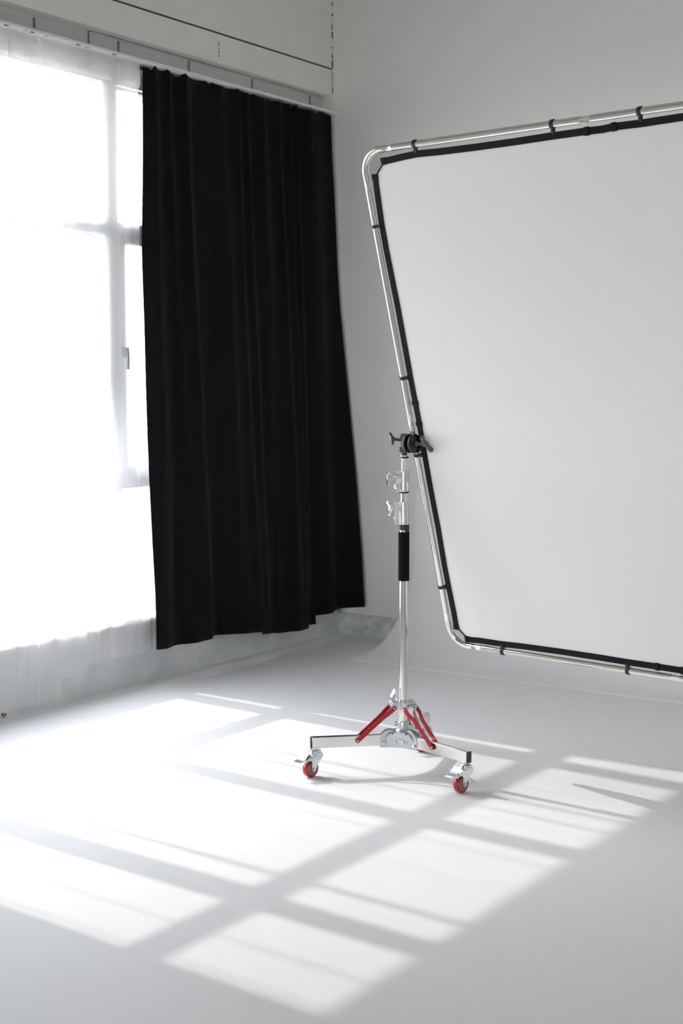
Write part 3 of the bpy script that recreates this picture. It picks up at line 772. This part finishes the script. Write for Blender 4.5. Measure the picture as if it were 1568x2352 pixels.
def web(pts): 
    P3 = [F(s_, t_, .001) for s_, t_ in pts]
    w_ = []
    for i in range(len(P3)):
        tg = (P3[min(i + 1, len(P3) - 1)] - P3[max(i - 1, 0)]).normalized(); w_.append(tg.cross(Nn))
    m_ = MB().strip(P3, w_, WW, .004)
    # folded, stitched ends
    for a_, b_ in ((0, 1), (-1, -2)):
        d_ = (P3[b_] - P3[a_]).normalized(); m_.strip([P3[a_] - d_ * .001, P3[a_] + d_ * .020], d_.cross(Nn), WW + .003, .007)
    return m_
wb = {0: fpart(web(topl), 'webbing', 'web', 'black hook-and-loop edge strip'), 3: fpart(web(lefl), 'webbing', 'web'), 2: fpart(web(botl), 'webbing', 'web'), 1: fpart(web(rigl), 'webbing', 'web')}
# sewn joins in the webbing
def wjoin(e_, pts, q0, q1, par):
    """short doubled overlap"""
    xs = [p for p in pts]
    key = 0 if e_ in (0, 2) else 1
    def at(q):
        for a_, b_ in zip(xs, xs[1:]):
            if a_[key] <= q <= b_[key]:
                f_ = (q - a_[key]) / (b_[key] - a_[key]); return (a_[0] + (b_[0] - a_[0]) * f_, a_[1] + (b_[1] - a_[1]) * f_)
    for q in (q0, q1):
        c_ = at(q); o_ = F(*c_, .002); d_ = U if e_ in (0, 2) else Dn
        fpart(MB().strip([o_ - d_ * .010, o_ + d_ * .010], d_.cross(Nn), WW + .005, .010), 'sewn_join', 'web', parent=par, bevel=.002)
wjoin(0, topl, 1.056, 1.168, wb[0]); wjoin(3, lefl, 1.058, 1.150, wb[3]); wjoin(2, botl, 1.043, 1.156, wb[2])
# corner elastics
def elastic(p, q): fpart(MB().strip([F(*p, .001), F((p[0] + q[0]) / 2, (p[1] + q[1]) / 2, .001), F(*q, .001)], (F(*q) - F(*p)).cross(Nn), .0050, .003), 'corner_elastic', 'web')
elastic((.0535, .098), (.096, .060)); elastic((.0545, 2.109), (.0845, 2.139)); elastic((SZ - .0535, .098), (2.088, .060)); elastic((SZ - .0545, 2.109), (2.088, 2.138))
# fabric: slightly scalloped outline just under the webbing
ins = .006; out = []
for s_, t_ in topl: out.append((s_ + (.002 if s_ < .1 else 0), t_ + ins))
out[0] = (.0965, .0590); out[-1] = (2.088, .0590)
out += [(s_ - ins, t_) for s_, t_ in rigl]; out[len(topl)] = (SZ - .0545, .0980); out[-1] = (SZ - .0555, 2.1085)
k0 = len(out); out += [(s_, t_ - ins) for s_, t_ in reversed(botl)]; out[k0] = (2.0870, 2.1380); out[-1] = (.0855, 2.1380)
k0 = len(out); out += [(s_ + ins, t_) for s_, t_ in reversed(lefl)]; out[k0] = (.0555, 2.1085); out[-1] = (.0545, .0980)
fb = MB().prism(out, U, Dn, Nn, TL, -.0022, -.0012)
fpart(fb, 'fabric', 'scrim', 'plain white diffusion fabric', smooth=0)
# clips
CL = {0: (.277, .918, 1.276, 1.90), 3: (.302, .947, 1.291, 1.908), 2: (.281, .905, 1.28, 1.90), 1: (.302, .947, 1.291, 1.908)}
for e_, qs in CL.items():
    for q in qs:
        c_ = F(*edge_pt(e_, q)); d = U if e_ in (0, 2) else Dn
        inn = {0: Dn, 1: -U, 2: -Dn, 3: U}[e_]
        m_ = MB(); pts = []; wdirs = []
        for i in range(19):
            a_ = math.radians(35 + 290 * i / 18)
            pts.append(c_ + (inn * math.cos(a_) + Nn * math.sin(a_)) * (TR_ + .0024)); 
        m_.strip(pts, d, .0135, .0032)
        m_.strip([c_ + inn * .0145 + Nn * .004, c_ + inn * .0215 + Nn * .009, c_ + inn * .030 + Nn * .0065], d, [.010, .0115, .0125], [.004, .006, .005])
        m_.strip([c_ + inn * .0150 - Nn * .006, c_ + inn * .024 - Nn * .003, c_ + inn * .034 + Nn * .0035], d, .009, .003)
        fpart(m_, 'clip', 'blackp', bevel=.0006)

# ================================================================== GRIP HEAD on the stand, holding the frame tube
gc = V((SX, SY, 0)) + U * .041 + Z3 * 1.443          # disc centre line
PT = F(0, 0) + Dn * ((gc - F(0, 0)).dot(Dn))         # tube axis beside the discs
gh = part(MB().prism([(-.0145, -.016), (.0125, -.016), (.0125, .016), (-.0145, .016)], E1, E2, Z3, P(0, 0, 0), 1.400, 1.484), 'grip_head', 'grey_cast', 'graphite grip head clamping the frame tube', bevel=.0025)
part(MB().cyl(P(-.012, .004, 1.470), P(-.019, .004, 1.470), .010, seg=20, ch=.002), 'knob', 'grey_cast', parent=gh)
part(MB().cyl(P(-.012, .004, 1.416), P(-.0225, .004, 1.416), .0105, seg=20, ch=.003), 'knob', 'grey_cast', parent=gh)
part(MB().lathe([(.006, 1.392), (.0125, 1.392), (.0125, 1.402), (.006, 1.402)], Matrix.Translation((SX, SY, 0)), 24), 'socket', 'blackp', parent=gh)
part(MB().prism([(.008, 1.406), (.062, 1.404), (.060, 1.414), (.008, 1.418)], E1, Z3, E2, P(0, 0, 0), -.012, .012), 'foot', 'blackm', parent=gh, bevel=.001)
qU = U.to_track_quat('Z', 'Y').to_matrix().to_4x4()
def ud(pr, c_=None, seg=44): return MB().lathe(pr, Matrix.Translation(c_ or (V((SX, SY, 0)) + Z3 * 1.443 + E2 * .006)) @ qU, seg)
part(ud([(.028, .010), (.034, .011), (.034, .026), (.026, .030)]), 'neck', 'grey_cast', parent=gh)
part(ud([(.036, .0235), (.0405, .0245), (.0415, .028), (.0405, .033), (.030, .034)]), 'disc', 'blackm', 'black inner friction disc', parent=gh)
part(ud([(.016, .030), (.016, .052)]), 'spacer', 'grey_cast', parent=gh)
part(ud([(.033, .0500), (.0405, .0510), (.0420, .0545), (.0410, .0600), (.0340, .0640), (.0120, .0650)]), 'disc', 'blackm', 'black outer friction disc', parent=gh)
part(ud([(.0100, .064), (.0100, .070), (.0075, .0705)], seg=24), 'collar', 'chrome', parent=gh)
# lower jaw holding the tube
o_ = PT + Dn * .040
side = Dn.cross(Nn).normalized()
part(MB().prism([(-.018, -.0165), (.020, -.0165), (.020, .019), (-.018, .019)], side, Nn, Dn, PT, .028, .047), 'jaw', 'blackm', parent=gh, bevel=.002)
t_handle(V((SX, SY, 0)) + Z3 * 1.443 + E2 * .006 + U * .116, U, Wv * .80 - Z3 * .70, .094, .019, .0125, .008, 'grey_cast', 'handle', gh, 'graphite T-shaped handle', boss=.0125)
part(ud([(.0085, .070), (.0085, .105), (.012, .112)], seg=24), 'handle_shaft', 'grey_cast', parent=gh)
t_handle(P(-.052, .010, 1.462), -E1 + E2 * .3, Z3 * .65 - E1 * .50 - E2 * .55, .062, .0165, .011, .006, 'grey_cast', 'handle', gh, boss=.0095)
part(MB().cyl(P(-.013, .004, 1.456), P(-.050, .010, 1.461), .0065, seg=16), 'handle_shaft', 'grey_cast', parent=gh)
